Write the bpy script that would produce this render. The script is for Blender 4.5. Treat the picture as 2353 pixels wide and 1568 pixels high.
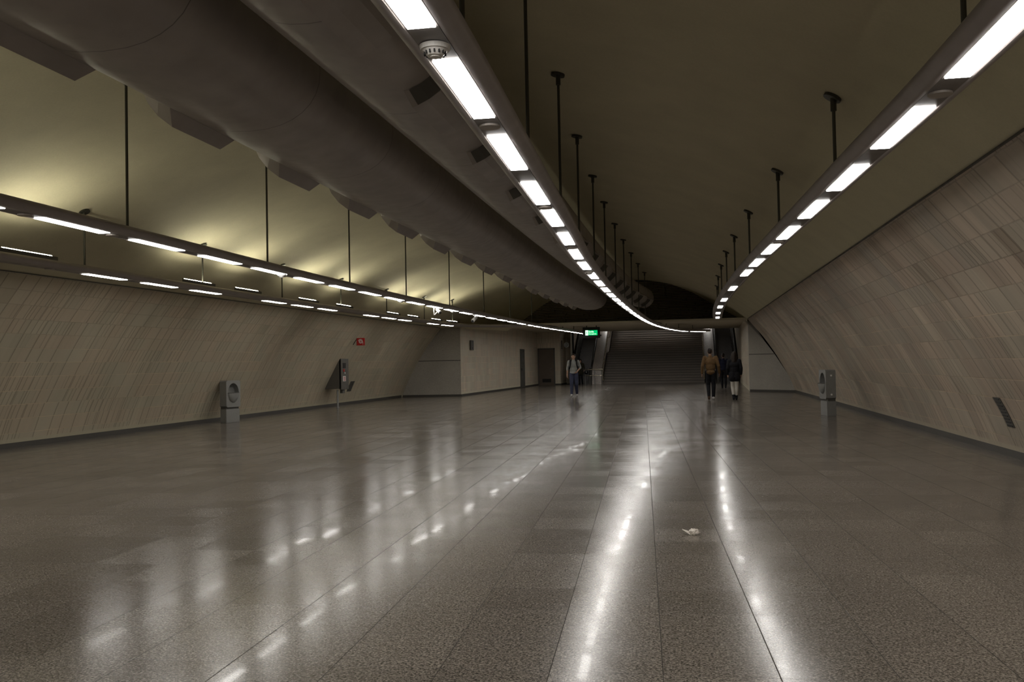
import bpy, bmesh, math, random
from mathutils import Vector, Matrix
random.seed(7)
C = bpy.context.scene
for o in list(bpy.data.objects): bpy.data.objects.remove(o, do_unlink=True)

# ------------------------------------------------------------------ camera
F, CX, CY, EYE = 2050.0, 1176.5, 784.0, 1.42
ROLL, PITCH, YAW = 0.02, math.radians(1.4542), math.radians(11.0789)
fwd = Vector((-math.sin(YAW)*math.cos(PITCH), math.cos(YAW)*math.cos(PITCH), math.sin(PITCH)))
rgt0 = Vector((math.cos(YAW), math.sin(YAW), 0))
up0 = rgt0.cross(fwd)
rgt = rgt0*math.cos(ROLL) - up0*math.sin(ROLL)
up = rgt0*math.sin(ROLL) + up0*math.cos(ROLL)
camd = bpy.data.cameras.new('camera'); cam = bpy.data.objects.new('camera', camd)
C.collection.objects.link(cam)
M = Matrix((rgt, up, -fwd)).transposed().to_4x4(); M.translation = (0, 0, EYE)
cam.matrix_world = M
camd.sensor_width = 36; camd.lens = F/2353*36; camd.clip_end = 300; camd.clip_start = 0.05
C.camera = cam

# ------------------------------------------------------------------ world, exposure, sampling
w = bpy.data.worlds.new('world'); C.world = w; w.use_nodes = True
w.node_tree.nodes['Background'].inputs[0].default_value = (0.02, 0.018, 0.015, 1)
w.node_tree.nodes['Background'].inputs[1].default_value = 0.0
C.view_settings.view_transform = 'Standard'; C.view_settings.look = 'None'
C.view_settings.exposure = 0.0; C.view_settings.gamma = 1.0
C.view_settings.use_curve_mapping = False
C.cycles.use_denoising = True
C.cycles.max_bounces = 8; C.cycles.diffuse_bounces = 5; C.cycles.glossy_bounces = 4
C.cycles.sample_clamp_indirect = 2.0; C.cycles.blur_glossy = 1.0
LAMP = 24.0        # radiance of the lamp diffusers
UPL = 62.0         # radiance of the uplight lenses

# ------------------------------------------------------------------ node helpers
def mat(name, col=(.5, .5, .5), rough=.6, metal=0.0, spec=.5):
    m = bpy.data.materials.new(name); m.use_nodes = True
    b = m.node_tree.nodes['Principled BSDF']
    b.inputs['Base Color'].default_value = (*col, 1)
    b.inputs['Roughness'].default_value = rough
    b.inputs['Metallic'].default_value = metal
    b.inputs['Specular IOR Level'].default_value = spec
    return m
def emat(name, col, s):
    m = bpy.data.materials.new(name); m.use_nodes = True
    nt = m.node_tree; nt.nodes.clear()
    e = nt.nodes.new('ShaderNodeEmission'); o = nt.nodes.new('ShaderNodeOutputMaterial')
    e.inputs[0].default_value = (*col, 1); e.inputs[1].default_value = s
    nt.links.new(e.outputs[0], o.inputs[0]); return m
class N:
    def __init__(s, m): s.t = m.node_tree; s.b = s.t.nodes['Principled BSDF']
    def _in(s, sock, v):
        if v is None: return
        if hasattr(v, 'links') or isinstance(v, bpy.types.NodeSocket): s.t.links.new(v, sock)
        else: sock.default_value = v
    def math(s, op, a, b=None, c=None, clamp=False):
        n = s.t.nodes.new('ShaderNodeMath'); n.operation = op; n.use_clamp = clamp
        s._in(n.inputs[0], a); s._in(n.inputs[1], b); s._in(n.inputs[2], c); return n.outputs[0]
    def vm(s, op, a, b=None, out=0):
        n = s.t.nodes.new('ShaderNodeVectorMath'); n.operation = op
        s._in(n.inputs[0], a); s._in(n.inputs[1], b); return n.outputs[out]
    def comb(s, x, y, z=0.0):
        n = s.t.nodes.new('ShaderNodeCombineXYZ')
        s._in(n.inputs[0], x); s._in(n.inputs[1], y); s._in(n.inputs[2], z); return n.outputs[0]
    def sep(s, v):
        n = s.t.nodes.new('ShaderNodeSeparateXYZ'); s._in(n.inputs[0], v); return n.outputs
    def pos(s):
        return s.t.nodes.new('ShaderNodeNewGeometry').outputs['Position']
    def coord(s, k='Object'):
        return s.t.nodes.new('ShaderNodeTexCoord').outputs[k]
    def white(s, v):
        n = s.t.nodes.new('ShaderNodeTexWhiteNoise'); n.noise_dimensions = '3D'; s._in(n.inputs['Vector'], v)
        return n.outputs['Value'], n.outputs['Color']
    def noise(s, v, sc, det=2.0, rough=.5):
        n = s.t.nodes.new('ShaderNodeTexNoise'); s._in(n.inputs['Vector'], v)
        n.inputs['Scale'].default_value = sc; n.inputs['Detail'].default_value = det; n.inputs['Roughness'].default_value = rough
        return n.outputs['Fac']
    def ramp(s, v, a, b, lo=0.0, hi=1.0):
        n = s.t.nodes.new('ShaderNodeMapRange'); s._in(n.inputs[0], v)
        n.inputs[1].default_value = a; n.inputs[2].default_value = b
        n.inputs[3].default_value = lo; n.inputs[4].default_value = hi; n.clamp = True
        return n.outputs[0]
    def mix(s, f, a, b):
        n = s.t.nodes.new('ShaderNodeMix'); n.data_type = 'RGBA'
        s._in(n.inputs[0], f); s._in(n.inputs[6], a); s._in(n.inputs[7], b); return n.outputs[2]
    def scale(s, col, f):
        n = s.t.nodes.new('ShaderNodeVectorMath'); n.operation = 'SCALE'
        s._in(n.inputs[0], col); s._in(n.inputs[3], f); return n.outputs[0]
    def bump(s, h, dist, st=1.0):
        n = s.t.nodes.new('ShaderNodeBump'); n.inputs['Strength'].default_value = st
        n.inputs['Distance'].default_value = dist; s._in(n.inputs['Height'], h); return n.outputs[0]
    def set(s, k, v): s._in(s.b.inputs[k], v)

# ------------------------------------------------------------------ materials
def floor_material():
    m = mat('polished_granite', (.15, .13, .11), .2); n = N(m)
    a = math.radians(2.75); G = (-.141, 4.116)
    p = n.pos()
    q = n.vm('SUBTRACT', p, (G[0], G[1], 0))
    W_ = 0.5155; L_ = 0.5035
    u = n.vm('DOT_PRODUCT', q, (math.cos(a)/W_, math.sin(a)/W_, 0), out=1)
    v = n.vm('DOT_PRODUCT', q, (-math.sin(a)/L_, math.cos(a)/L_, 0), out=1)
    fu, fv = n.math('FLOOR', u), n.math('FLOOR', v)
    du = n.math('ABSOLUTE', n.math('SUBTRACT', n.math('FRACT', n.math('ADD', u, .5)), .5))
    dv = n.math('ABSOLUTE', n.math('SUBTRACT', n.math('FRACT', n.math('ADD', v, .5)), .5))
    ju = n.ramp(du, .0030, .0066, 1, 0); jv = n.ramp(dv, .0022, .0046, .85, 0)
    j = n.math('MAXIMUM', ju, jv)
    wv, wc = n.white(n.comb(fu, fv, 3.0))
    sp = n.noise(p, 78, 3.0, .8)
    sp2 = n.noise(p, 24, 2.0, .6)
    big = n.noise(p, .7, 3.0, .6)
    spk = n.math('ADD', n.ramp(sp, .40, .62, .25, 1.75), n.ramp(sp2, .35, .65, -.18, .18))
    f = n.math('MULTIPLY', spk, n.ramp(wv, 0, 1, .88, 1.12))
    f = n.math('MULTIPLY', f, n.ramp(big, .3, .7, .92, 1.08))
    col = n.scale(n.comb(.158, .138, .115), f)
    col = n.mix(n.math('MULTIPLY', j, .85), col, (.03, .026, .022, 1))
    n.set('Base Color', col)
    r = n.math('ADD', n.ramp(wv, 0, 1, .145, .185), n.ramp(n.noise(p, 3, 4.0, .7), .35, .7, 0, .05))
    r = n.math('ADD', r, n.math('MULTIPLY', j, .4))
    n.set('Roughness', r)
    n.set('Specular IOR Level', n.math('MULTIPLY', n.math('SUBTRACT', 1.0, j), .21))
    # every slab is laid very slightly out of level, and the polish is faintly wavy
    t = n.vm('SUBTRACT', wc, (.5, .5, .5)); t = n.vm('MULTIPLY', t, (.005, .005, 0))
    wav = n.t.nodes.new('ShaderNodeTexNoise'); n.t.links.new(p, wav.inputs['Vector']); wav.inputs['Scale'].default_value = 2.2
    t2 = n.vm('MULTIPLY', n.vm('SUBTRACT', wav.outputs['Color'], (.5, .5, .5)), (.004, .004, 0))
    nm = n.vm('NORMALIZE', n.vm('ADD', n.vm('ADD', t, t2), (0, 0, 1)))
    n.set('Normal', nm)
    # a second, broader lobe: the slabs are worn
    n.set('Coat Weight', n.math('MULTIPLY', n.math('SUBTRACT', 1.0, j), n.ramp(n.noise(p, .9, 1.0, .5), .42, .60, .0, .09))); n.set('Coat Roughness', .04); n.set('Coat IOR', 1.45)
    n.b.inputs['Coat Normal'].default_value = (0, 0, 0)
    n.t.links.new(nm, n.b.inputs['Coat Normal'])
    return m

def tile_material(name, base, course=.30, sc=3.0, contrast=1.0, stain=.35):
    m = mat(name, base, .55); n = N(m)
    uv = n.coord('UV'); X, Y, Z = n.sep(uv)
    cv = n.math('DIVIDE', Y, course); cf = n.math('FLOOR', cv)
    dv = n.math('ABSOLUTE', n.math('SUBTRACT', n.math('FRACT', n.math('ADD', cv, .5)), .5))
    jh = n.ramp(dv, .010, .030, 1, 0)
    def vor(w, scl):
        a = n.t.nodes.new('ShaderNodeTexVoronoi'); a.voronoi_dimensions = '1D'; a.feature = 'DISTANCE_TO_EDGE'
        n._in(a.inputs['W'], w); a.inputs['Scale'].default_value = scl
        b = n.t.nodes.new('ShaderNodeTexVoronoi'); b.voronoi_dimensions = '1D'; b.feature = 'F1'
        n._in(b.inputs['W'], w); b.inputs['Scale'].default_value = scl
        return a.outputs['Distance'], b.outputs['Color']
    grp = n.math('FLOOR', n.math('DIVIDE', cf, 3.0))
    d1, c1 = vor(n.math('ADD', X, n.math('MULTIPLY', grp, 71.3)), sc)
    d2, c2 = vor(n.math('ADD', X, n.math('MULTIPLY', cf, 17.7)), sc*2.6)
    clus = n.ramp(n.noise(n.comb(X, n.math('MULTIPLY', cf, .5), 0.0), .8, 2.0), .44, .54, 0, 1)
    jv1 = n.ramp(d1, .012, .05, .85, 0)
    jv2 = n.math('MULTIPLY', n.ramp(d2, .02, .10, .8, 0), clus)
    j = n.math('MAXIMUM', n.math('MULTIPLY', jh, .45), n.math('MAXIMUM', jv1, jv2))
    s1 = n.sep(c1)[0]; s2 = n.sep(c2)[0]
    wv, _ = n.white(n.comb(n.math('FLOOR', n.math('MULTIPLY', X, 1.7)), grp, 2.0))
    f = n.math('MULTIPLY', n.ramp(s1, 0, 1, 1-.08*contrast, 1+.08*contrast), n.ramp(s2, 0, 1, 1-.04*contrast, 1+.04*contrast))
    streak = n.noise(n.comb(n.math('DIVIDE', n.math('FLOOR', n.math('MULTIPLY', X, 9.0)), 4.0), n.math('MULTIPLY', cf, .12), 4.0), 1.0, 4.0, .7)
    st = n.noise(n.comb(n.math('DIVIDE', n.math('FLOOR', n.math('MULTIPLY', X, 3.2)), 2.0), n.math('MULTIPLY', n.math('FLOOR', n.math('DIVIDE', cf, 2.0)), .3), 11.0), 1.0, 5.0, .8)
    st = n.math('MULTIPLY', n.ramp(st, .50, .62, 0, 1), n.ramp(Y, 1.3, 2.9, 0, stain))
    f = n.math('MULTIPLY', f, n.ramp(streak, .3, .7, 1-.14*contrast, 1+.09*contrast))
    col = n.scale(n.comb(*base), f)
    col = n.mix(st, col, n.vm('MULTIPLY', col, (.62, .58, .55)))
    warm = n.ramp(n.noise(n.comb(n.math('MULTIPLY', X, .9), n.math('MULTIPLY', cf, .7), 9.0), 1.0, 2.0), .4, .6, 0, 1)
    col = n.mix(warm, col, n.vm('MULTIPLY', col, (1.05, .98, .97)))
    col = n.mix(n.math('MULTIPLY', j, .62), col, n.vm('MULTIPLY', col, (.33, .30, .27)))
    edge_glint = n.math('MULTIPLY', n.math('MULTIPLY', jh, n.ramp(Y, 2.1, 2.5, 1, 0)), n.ramp(n.noise(n.comb(X, cf, 1.0), .6, 2.0), .38, .55, 0, 1.0))  # glints on the lower courses' upper edges, painted in as brighter joint lines
    col = n.mix(edge_glint, col, n.vm('MULTIPLY', col, (1.6, 1.55, 1.45)))
    n.set('Base Color', col)
    n.set('Roughness', n.ramp(s1, 0, 1, .38, .6))
    base_band = n.ramp(Y, .17, .19, 1, 0)
    col = n.mix(base_band, col, (base[0]*1.02, base[1]*1.03, base[2]*1.0, 1))
    n.set('Base Color', col)
    h = n.math('SUBTRACT', n.math('MULTIPLY', s1, .4), j)
    n.set('Normal', n.bump(h, .006, .6))
    return m

def plaster(name, base, var=.06, sc=1.2):
    m = mat(name, base, .8); n = N(m); p = n.pos()
    f = n.math('MULTIPLY', n.ramp(n.noise(p, sc, 4.0, .6), .3, .7, 1-var, 1+var), n.ramp(n.noise(p, 40, 2.0), .3, .7, .97, 1.03))
    n.set('Base Color', n.scale(n.comb(*base), f))
    n.set('Normal', n.bump(n.noise(p, 25, 3.0), .003, .3)); return m

def metal_paint(name, base, rough=.4, metal=.3, seam=0.0):
    m = mat(name, base, rough, metal); n = N(m); p = n.pos()
    f = n.ramp(n.noise(p, 1.7, 4.0, .6), .3, .7, .9, 1.08)
    col = n.scale(n.comb(*base), f)
    if seam:
        u = n.sep(n.coord('UV'))[0]
        d = n.math('ABSOLUTE', n.math('SUBTRACT', n.math('FRACT', n.math('DIVIDE', u, seam)), .5))
        j = n.ramp(d, .001, .004, 1, 0)
        col = n.mix(n.math('MULTIPLY', j, .6), col, (.02, .018, .016, 1))
    n.set('Base Color', col)
    n.set('Roughness', n.ramp(n.noise(p, 6, 3.0), .3, .7, rough*.85, rough*1.2)); return m

def stone(name, base, rough=.4, sc=120):
    m = mat(name, base, rough); n = N(m); p = n.pos()
    f = n.ramp(n.noise(p, sc, 3.0, .7), .35, .65, .75, 1.25)
    f = n.math('MULTIPLY', f, n.ramp(n.noise(p, 1.0, 3.0), .3, .7, .92, 1.08))
    n.set('Base Color', n.scale(n.comb(*base), f)); return m

def cloth(name, base, var=.15):
    m = mat(name, base, .85, spec=.2); n = N(m); p = n.coord('Object')
    n.set('Base Color', n.scale(n.comb(*base), n.ramp(n.noise(p, 9, 4.0, .6), .3, .7, 1-var, 1+var)))
    n.set('Normal', n.bump(n.noise(p, 14, 3.0), .02, .5)); return m

MT = {}
MT['floor'] = floor_material()
MT['wall'] = tile_material('tiled_lining', (.47, .425, .315), .30, 2.6, .6, stain=.4)
MT['wallr'] = tile_material('tiled_lining_right', (.465, .405, .315), .30, 2.1, 1.3, stain=.9)
MT['corr'] = tile_material('corridor_tile', (.62, .56, .44), .30, 5.0, .7)
MT['ceil'] = plaster('vault_plaster', (.58, .535, .385))
MT['soffit'] = plaster('soffit_plaster', (.56, .51, .40))
MT['conc'] = stone('grey_concrete', (.36, .335, .29), .7, 60)
MT['skirt'] = stone('dark_skirting', (.055, .05, .042), .5, 80)
MT['duct'] = metal_paint('duct_paint', (.36, .325, .30), .42, .25, 2.15)
MT['rail'] = metal_paint('rail_paint', (.36, .325, .31), .42, .2)
MT['tray'] = metal_paint('rail_tray', (.22, .20, .19), .4, .3)
MT['rod'] = mat('dark_rod', (.07, .068, .055), .45, .5)
MT['black'] = mat('black_void', (.012, .011, .010), .7)
MT['lamp'] = emat('lamp_diffuser', (1.0, .965, .92), LAMP)
MT['upl'] = emat('uplight_lens', (1.0, .95, .72), UPL)
MT['white'] = mat('white_plastic', (.78, .76, .72), .35)
MT['disc'] = mat('cover_disc', (.42, .38, .34), .5)
MT['steel'] = metal_paint('steel_grey', (.33, .335, .32), .38, .45)
MT['steel2'] = metal_paint('steel_dark', (.10, .095, .085), .5, .3)
MT['louvre'] = metal_paint('louvre_bronze', (.30, .25, .17), .30, .35)
MT['parapet'] = stone('pale_marble', (.58, .52, .47), .35, 20)
MT['stair'] = stone('stair_granite', (.28, .245, .215), .5, 90)
MT['esc'] = metal_paint('escalator_steel', (.16, .155, .155), .35, .6)
MT['rubber'] = mat('black_rubber', (.015, .015, .016), .45)
MT['bright'] = mat('bright_seam', (.75, .66, .5), .15, .9)
MT['door'] = metal_paint('door_paint', (.13, .10, .075), .5, .1)
MT['red'] = mat('sign_red', (.42, .014, .012), .4)
MT['skin'] = mat('skin', (.42, .25, .17), .55)
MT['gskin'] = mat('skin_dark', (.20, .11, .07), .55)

# ------------------------------------------------------------------ mesh helpers
def link(o): C.collection.objects.link(o); return o
def obj(name, bm, m, parent=None, smooth=False, loc=None):
    me = bpy.data.meshes.new(name); bmesh.ops.recalc_face_normals(bm, faces=bm.faces)
    bm.to_mesh(me); bm.free()
    if m: me.materials.append(MT[m] if isinstance(m, str) else m)
    if smooth:
        for p in me.polygons: p.use_smooth = True
    o = link(bpy.data.objects.new(name, me))
    if parent: o.parent = parent
    if loc: o.location = loc
    return o
def mesh_obj(name, V, Fc, m, parent=None, smooth=False, uv=None, recalc=False):
    me = bpy.data.meshes.new(name); me.from_pydata([tuple(v) for v in V], [], Fc)
    if uv:
        l = me.uv_layers.new(name='UVMap')
        for p in me.polygons:
            for li in p.loop_indices: l.data[li].uv = uv[me.loops[li].vertex_index]
    me.materials.append(MT[m] if isinstance(m, str) else m)
    if smooth:
        for p in me.polygons: p.use_smooth = True
    me.update(); o = link(bpy.data.objects.new(name, me))
    if parent: o.parent = parent
    return o
def tag(o, label, cat, group=None):
    o['label'] = label; o['category'] = cat
    if group: o['group'] = group
    return o
def thing(name, label, cat, loc=(0, 0, 0), rz=0.0, group=None):
    o = link(bpy.data.objects.new(name, None)); o.location = loc; o.rotation_euler = (0, 0, rz)
    o.empty_display_size = .1
    return tag(o, label, cat, group)
def struct(o): o['kind'] = 'structure'; return o
def box(bm, x0, x1, y0, y1, z0, z1, bev=0.0):
    r = bmesh.ops.create_cube(bm, size=1)
    for v in r['verts']:
        v.co = Vector((x0+(v.co.x+.5)*(x1-x0), y0+(v.co.y+.5)*(y1-y0), z0+(v.co.z+.5)*(z1-z0)))
    if bev:
        es = list({e for v in r['verts'] for e in v.link_edges})
        bmesh.ops.bevel(bm, geom=es, offset=bev, segments=2, affect='EDGES')
def tube(bm, a, b, r, seg=8, r2=None, cap=True):
    a, b = Vector(a), Vector(b); d = b-a
    q = d.to_track_quat('Z', 'Y').to_matrix().to_4x4(); q.translation = (a+b)/2
    bmesh.ops.create_cone(bm, cap_ends=cap, segments=seg, radius1=r, radius2=r if r2 is None else r2, depth=d.length, matrix=q)
def B(): return bmesh.new()
def poly_tube(bm, pts, r, seg=8):
    for a, b in zip(pts[:-1], pts[1:]): tube(bm, a, b, r, seg)
def interp(tab, y):
    if y <= tab[0][0]:
        (a, b), (c, d) = tab[0], tab[1]
    elif y >= tab[-1][0]:
        (a, b), (c, d) = tab[-2], tab[-1]
    else:
        for (a, b), (c, d) in zip(tab[:-1], tab[1:]):
            if a <= y <= c: break
    return b+(d-b)*(y-a)/(c-a)
def catmull(pts, n=8):
    P = [Vector(p) for p in pts]; P = [P[0]*2-P[1]]+P+[P[-1]*2-P[-2]]; out = []
    for i in range(1, len(P)-2):
        for k in range(n):
            t = k/n
            out.append(.5*((2*P[i])+(-P[i-1]+P[i+1])*t+(2*P[i-1]-5*P[i]+4*P[i+1]-P[i+2])*t*t+(-P[i-1]+3*P[i]-3*P[i+1]+P[i+2])*t**3))
    out.append(P[-2]); return out
def seg_disc(bm, c, nrm, r, h, seg=20, r2=None):
    c = Vector(c); tube(bm, c, c+Vector(nrm)*h, r, seg, r2)

# ------------------------------------------------------------------ the hall shell
XC, Y0, YP = -4.16, -14.0, 38.75
WALLP = [(8.53, 0), (8.47, .2), (8.27, .7), (8.0, 1.2), (7.74, 1.66), (7.32, 2.3), (6.92, 2.8), (6.68, 3.1)]
WALLP = [tuple(p) for p in catmull([(a, b, 0) for a, b in WALLP], 4)]
CEILP = [(6.68, 3.1), (6.1, 3.55), (5.3, 4.02), (4.2, 4.5), (2.9, 4.87), (1.5, 5.1), (0, 5.17)]
def wallx(z, side):
    zz = [(p[1], p[0]) for p in WALLP]; return XC+side*interp(zz, z)
def sweep_wall(side, ya, yb, name):
    V, uv, Fc = [], [], []; s = 0; prev = None; n = int((yb-ya)/2)
    for i, p in enumerate(WALLP):
        if prev: s += math.hypot(p[0]-prev[0], p[1]-prev[1])
        prev = p
        for k in range(n+1):
            y = ya+(yb-ya)*k/n; V.append((XC+side*p[0], y, p[1])); uv.append((y+side*40, s))
    for i in range(len(WALLP)-1):
        for k in range(n):
            a = i*(n+1)+k; f = (a, a+1, a+n+2, a+n+1); Fc.append(f if side < 0 else f[::-1])
    return struct(mesh_obj(name, V, Fc, 'wall' if side < 0 else 'wallr', smooth=True, uv=uv))
sweep_wall(-1, Y0, YP+.1, 'wall_left'); sweep_wall(1, Y0, 38.5, 'wall_right')
# vault: hall section, then a tapering bay back to the louvred lunette
half = [(p[0], p[1]) for p in catmull([(a, b, 0) for a, b in CEILP], 4)]
sec_hall = [(XC-a, b) for a, b in half]+[(XC+a, b) for a, b in half[::-1][1:]]
YL = 42.0
LUN = [(-8.45, 3.0), (-8.1, 3.2), (-7.68, 3.47), (-7.25, 3.77), (-6.63, 4.21), (-5.81, 4.62), (-4.6, 5.0), (-3.3, 5.2), (-2.0, 5.2), (-.88, 5.02), (-.1, 4.75), (.49, 4.44), (1.26, 3.96), (2.41, 3.26), (2.75, 3.0)]
def resample(P, n):
    L = [0]
    for a, b in zip(P[:-1], P[1:]): L.append(L[-1]+math.hypot(b[0]-a[0], b[1]-a[1]))
    out = []
    for i in range(n):
        t = L[-1]*i/(n-1); k = 0
        while k < len(L)-2 and L[k+1] < t: k += 1
        f = (t-L[k])/(L[k+1]-L[k]); out.append((P[k][0]+(P[k+1][0]-P[k][0])*f, P[k][1]+(P[k+1][1]-P[k][1])*f))
    return out
NS = 61
S1, S2 = resample(sec_hall, NS), resample([tuple(p)[:2] for p in catmull([(a, b, 0) for a, b in LUN], 5)], NS)
rings = []
for y in [Y0+(YP-Y0)*k/27 for k in range(28)]: rings.append([(a, y, b) for a, b in S1])
for k in range(1, 9):
    t = k/8; rings.append([(S1[i][0]+(S2[i][0]-S1[i][0])*t, YP+(YL-YP)*t, S1[i][1]+(S2[i][1]-S1[i][1])*t) for i in range(NS)])
V = [p for r in rings for p in r]; Fc = []
for k in range(len(rings)-1):
    for i in range(NS-1):
        a = k*NS+i; Fc.append((a, a+1, a+NS+1, a+NS))
struct(mesh_obj('ceiling', V, Fc, 'ceil', smooth=True))
# thin trim strip between tile and plaster, both sides
for side, nm in ((-1, 'trim_1'), (1, 'trim_2')):
    b = B(); x = XC+side*6.68
    box(b, min(x, x-side*.02), max(x, x-side*.02), Y0, 38.6, 3.085, 3.10); struct(obj(nm, b, 'steel2'))
# floor
b = B(); bmesh.ops.create_grid(b, x_segments=1, y_segments=1, size=.5)
for v in b.verts: v.co = Vector((-4.2+v.co.x*17.6, Y0+(v.co.y+.5)*(57.6-Y0), 0))
struct(obj('floor', b, 'floor'))
for side, nm in ((-1, 'baseboard_left'), (1, 'baseboard_right')):
    b = B(); x = XC+side*8.53; box(b, min(x, x-side*.03), max(x, x-side*.03), Y0, 38.5, 0, .10); struct(obj(nm, b, 'skirt'))
b = B(); box(b, -13, 5, Y0-.1, Y0, 0, 5.3); struct(obj('wall_back', b, 'corr'))

# portal walls (grey concrete) filling between the hall's curve and the corridor
def portal(x_in, y_in, y_out, side, name):
    prof = [(XC+side*(a+.02), b) for a, b, _ in WALLP]
    x0 = prof[0][0]
    def yy(x): return y_out+(y_in-y_out)*(x-x0)/(x_in-x0)
    pts = [(x_in, y_in, 0)]+[(x, yy(x), z) for x, z in prof]+[(prof[-1][0], yy(prof[-1][0]), 3.3), (x_in, y_in, 3.3)]
    b = B(); vs = [b.verts.new(p) for p in pts]; f = b.faces.new(vs)
    r = bmesh.ops.extrude_face_region(b, geom=[f])
    bmesh.ops.translate(b, verts=[v for v in r['geom'] if isinstance(v, bmesh.types.BMVert)], vec=(0, .25, 0))
    o = struct(obj(name, b, 'conc'))
    j = B(); xs = sorted([x_in, XC+side*7.8]); yj = lambda x: yy(x)-.012
    vs = [j.verts.new(p) for p in ((xs[0], yj(xs[0]), 1.60), (xs[1], yj(xs[1]), 1.60), (xs[1], yj(xs[1]), 1.63), (xs[0], yj(xs[0]), 1.63))]
    j.faces.new(vs); obj('joint', j, 'skirt', o)
    k = B(); a = Vector((x0-side*.02, yy(x0)-.03, 0)); c = Vector((x_in, y_in-.03, 0))
    vs = [k.verts.new(p) for p in (a, c, c+Vector((0, .03, 0)), a+Vector((0, .03, 0)))]
    f = k.faces.new(vs); r = bmesh.ops.extrude_face_region(k, geom=[f])
    bmesh.ops.translate(k, verts=[v for v in r['geom'] if isinstance(v, bmesh.types.BMVert)], vec=(0, 0, .09))
    struct(obj('baseboard_portal_'+('left' if side < 0 else 'right'), k, 'skirt'))
    return o
portal(-10.0, 38.95, 38.75, -1, 'wall_portal_left')
portal(2.65, 40.2, 38.45, 1, 'wall_portal_right')
# lintel and the ledge behind it, corridor ceiling
b = B(); box(b, -11.3, 3.05, YP-.02, YP+.2, 3.09, 3.17); struct(obj('trim_3', b, 'soffit'))
b = B(); box(b, -11.2, 3.0, YP+.2, YL+.05, 3.14, 3.17); struct(obj('ceiling_ledge', b, 'soffit'))
b = B(); box(b, -10.3, 3.6, YL+.1, 57.3, 3.37, 3.5); struct(obj('ceiling_corridor', b, 'soffit'))
def vert_wall(name, pts, z1, m, z0=0.0):
    V, uv, Fc = [], [], []; s = 0
    for i, p in enumerate(pts):
        if i: s += math.hypot(p[0]-pts[i-1][0], p[1]-pts[i-1][1])
        V += [(p[0], p[1], z0), (p[0], p[1], z1)]; uv += [(s, z0), (s, z1)]
        if i: Fc.append((2*i-2, 2*i, 2*i+1, 2*i-1))
    return struct(mesh_obj(name, V, Fc, m, uv=uv))
CL = [(-10, 38.95), (-9.52, 50), (-9.42, 56.5)]
def clx(y): return interp([(b_, a_) for a_, b_ in CL], y)
vert_wall('wall_corridor_left', CL, 3.45, 'corr')
vert_wall('wall_corridor_door', [(-9.42, 56.5), (-7.95, 56.5), (-7.95, 59.2), (-7.5, 59.2)], 6.0, 'corr')
vert_wall('wall_corridor_right', [(2.65, 40.2), (3.2, 57.3), (3.2, 74)], 8.0, 'corr')
b = B()
for (a, c) in ((CL[0], CL[1]), (CL[1], CL[2])):
    vs = [b.verts.new(p) for p in ((a[0], a[1], 0), (c[0], c[1], 0), (c[0]+.03, c[1], 0), (a[0]+.03, a[1], 0))]
    f = b.faces.new(vs); r = bmesh.ops.extrude_face_region(b, geom=[f])
    bmesh.ops.translate(b, verts=[v for v in r['geom'] if isinstance(v, bmesh.types.BMVert)], vec=(0, 0, .09))
struct(obj('baseboard_corridor_left', b, 'skirt'))
b = B(); box(b, -8.30, -7.95, 56.46, 56.5, 0, .09); box(b, -7.98, -7.92, 56.5, 59.2, 0, .09); struct(obj('baseboard_corridor_end', b, 'skirt'))

# louvred lunette
lv = thing('louvre_screen', 'dark bronze half-round louvred screen closing the vault above the lintel', 'louvre', (-3, YL, 3.1))
def lun_span(z):
    xs = []
    P = [tuple(p)[:2] for p in catmull([(a, b_, 0) for a, b_ in LUN], 5)]
    for a, c in zip(P[:-1], P[1:]):
        if (a[1]-z)*(c[1]-z) < 0 or a[1] == z: xs.append(a[0]+(c[0]-a[0])*(z-a[1])/(c[1]-a[1]))
    return (min(xs), max(xs)) if len(xs) > 1 else None
b = B(); P = [tuple(p)[:2] for p in catmull([(a, b_, 0) for a, b_ in LUN], 5)]
f = b.faces.new([b.verts.new((x+3, .08, z-3.1)) for x, z in P if z > 3.19]); obj('backing', b, 'black', lv)
b = B(); z = 3.20
while z < 5.15:
    sp = lun_span(z)
    if sp:
        x0, x1 = sp[0]+3, sp[1]+3
        # blade: a rounded nose leaning forward
        pr = [(.0, .0), (-.022, .008), (-.028, .022), (-.018, .036), (.05, .055), (.05, .045)]
        va = [b.verts.new((x0, p[0], z-3.1+p[1])) for p in pr]; vb = [b.verts.new((x1, p[0], z-3.1+p[1])) for p in pr]
        for i in range(len(pr)):
            k = (i+1) % len(pr); b.faces.new((va[i], va[k], vb[k], vb[i]))
    z += .075
sl = obj('slats', b, 'louvre', lv)
for x in (-7.0, -5.8, -4.6, -3.4, -2.2, -1.0, .2, 1.4):
    b = B(); P2 = [p for p in P]
    zt = interp(sorted([(p[0], p[1]) for p in P]), x)
    box(b, x+3-.02, x+3+.02, .02, .07, .1, zt-3.1-.04); obj('mullion', b, 'steel2', lv)

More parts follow.
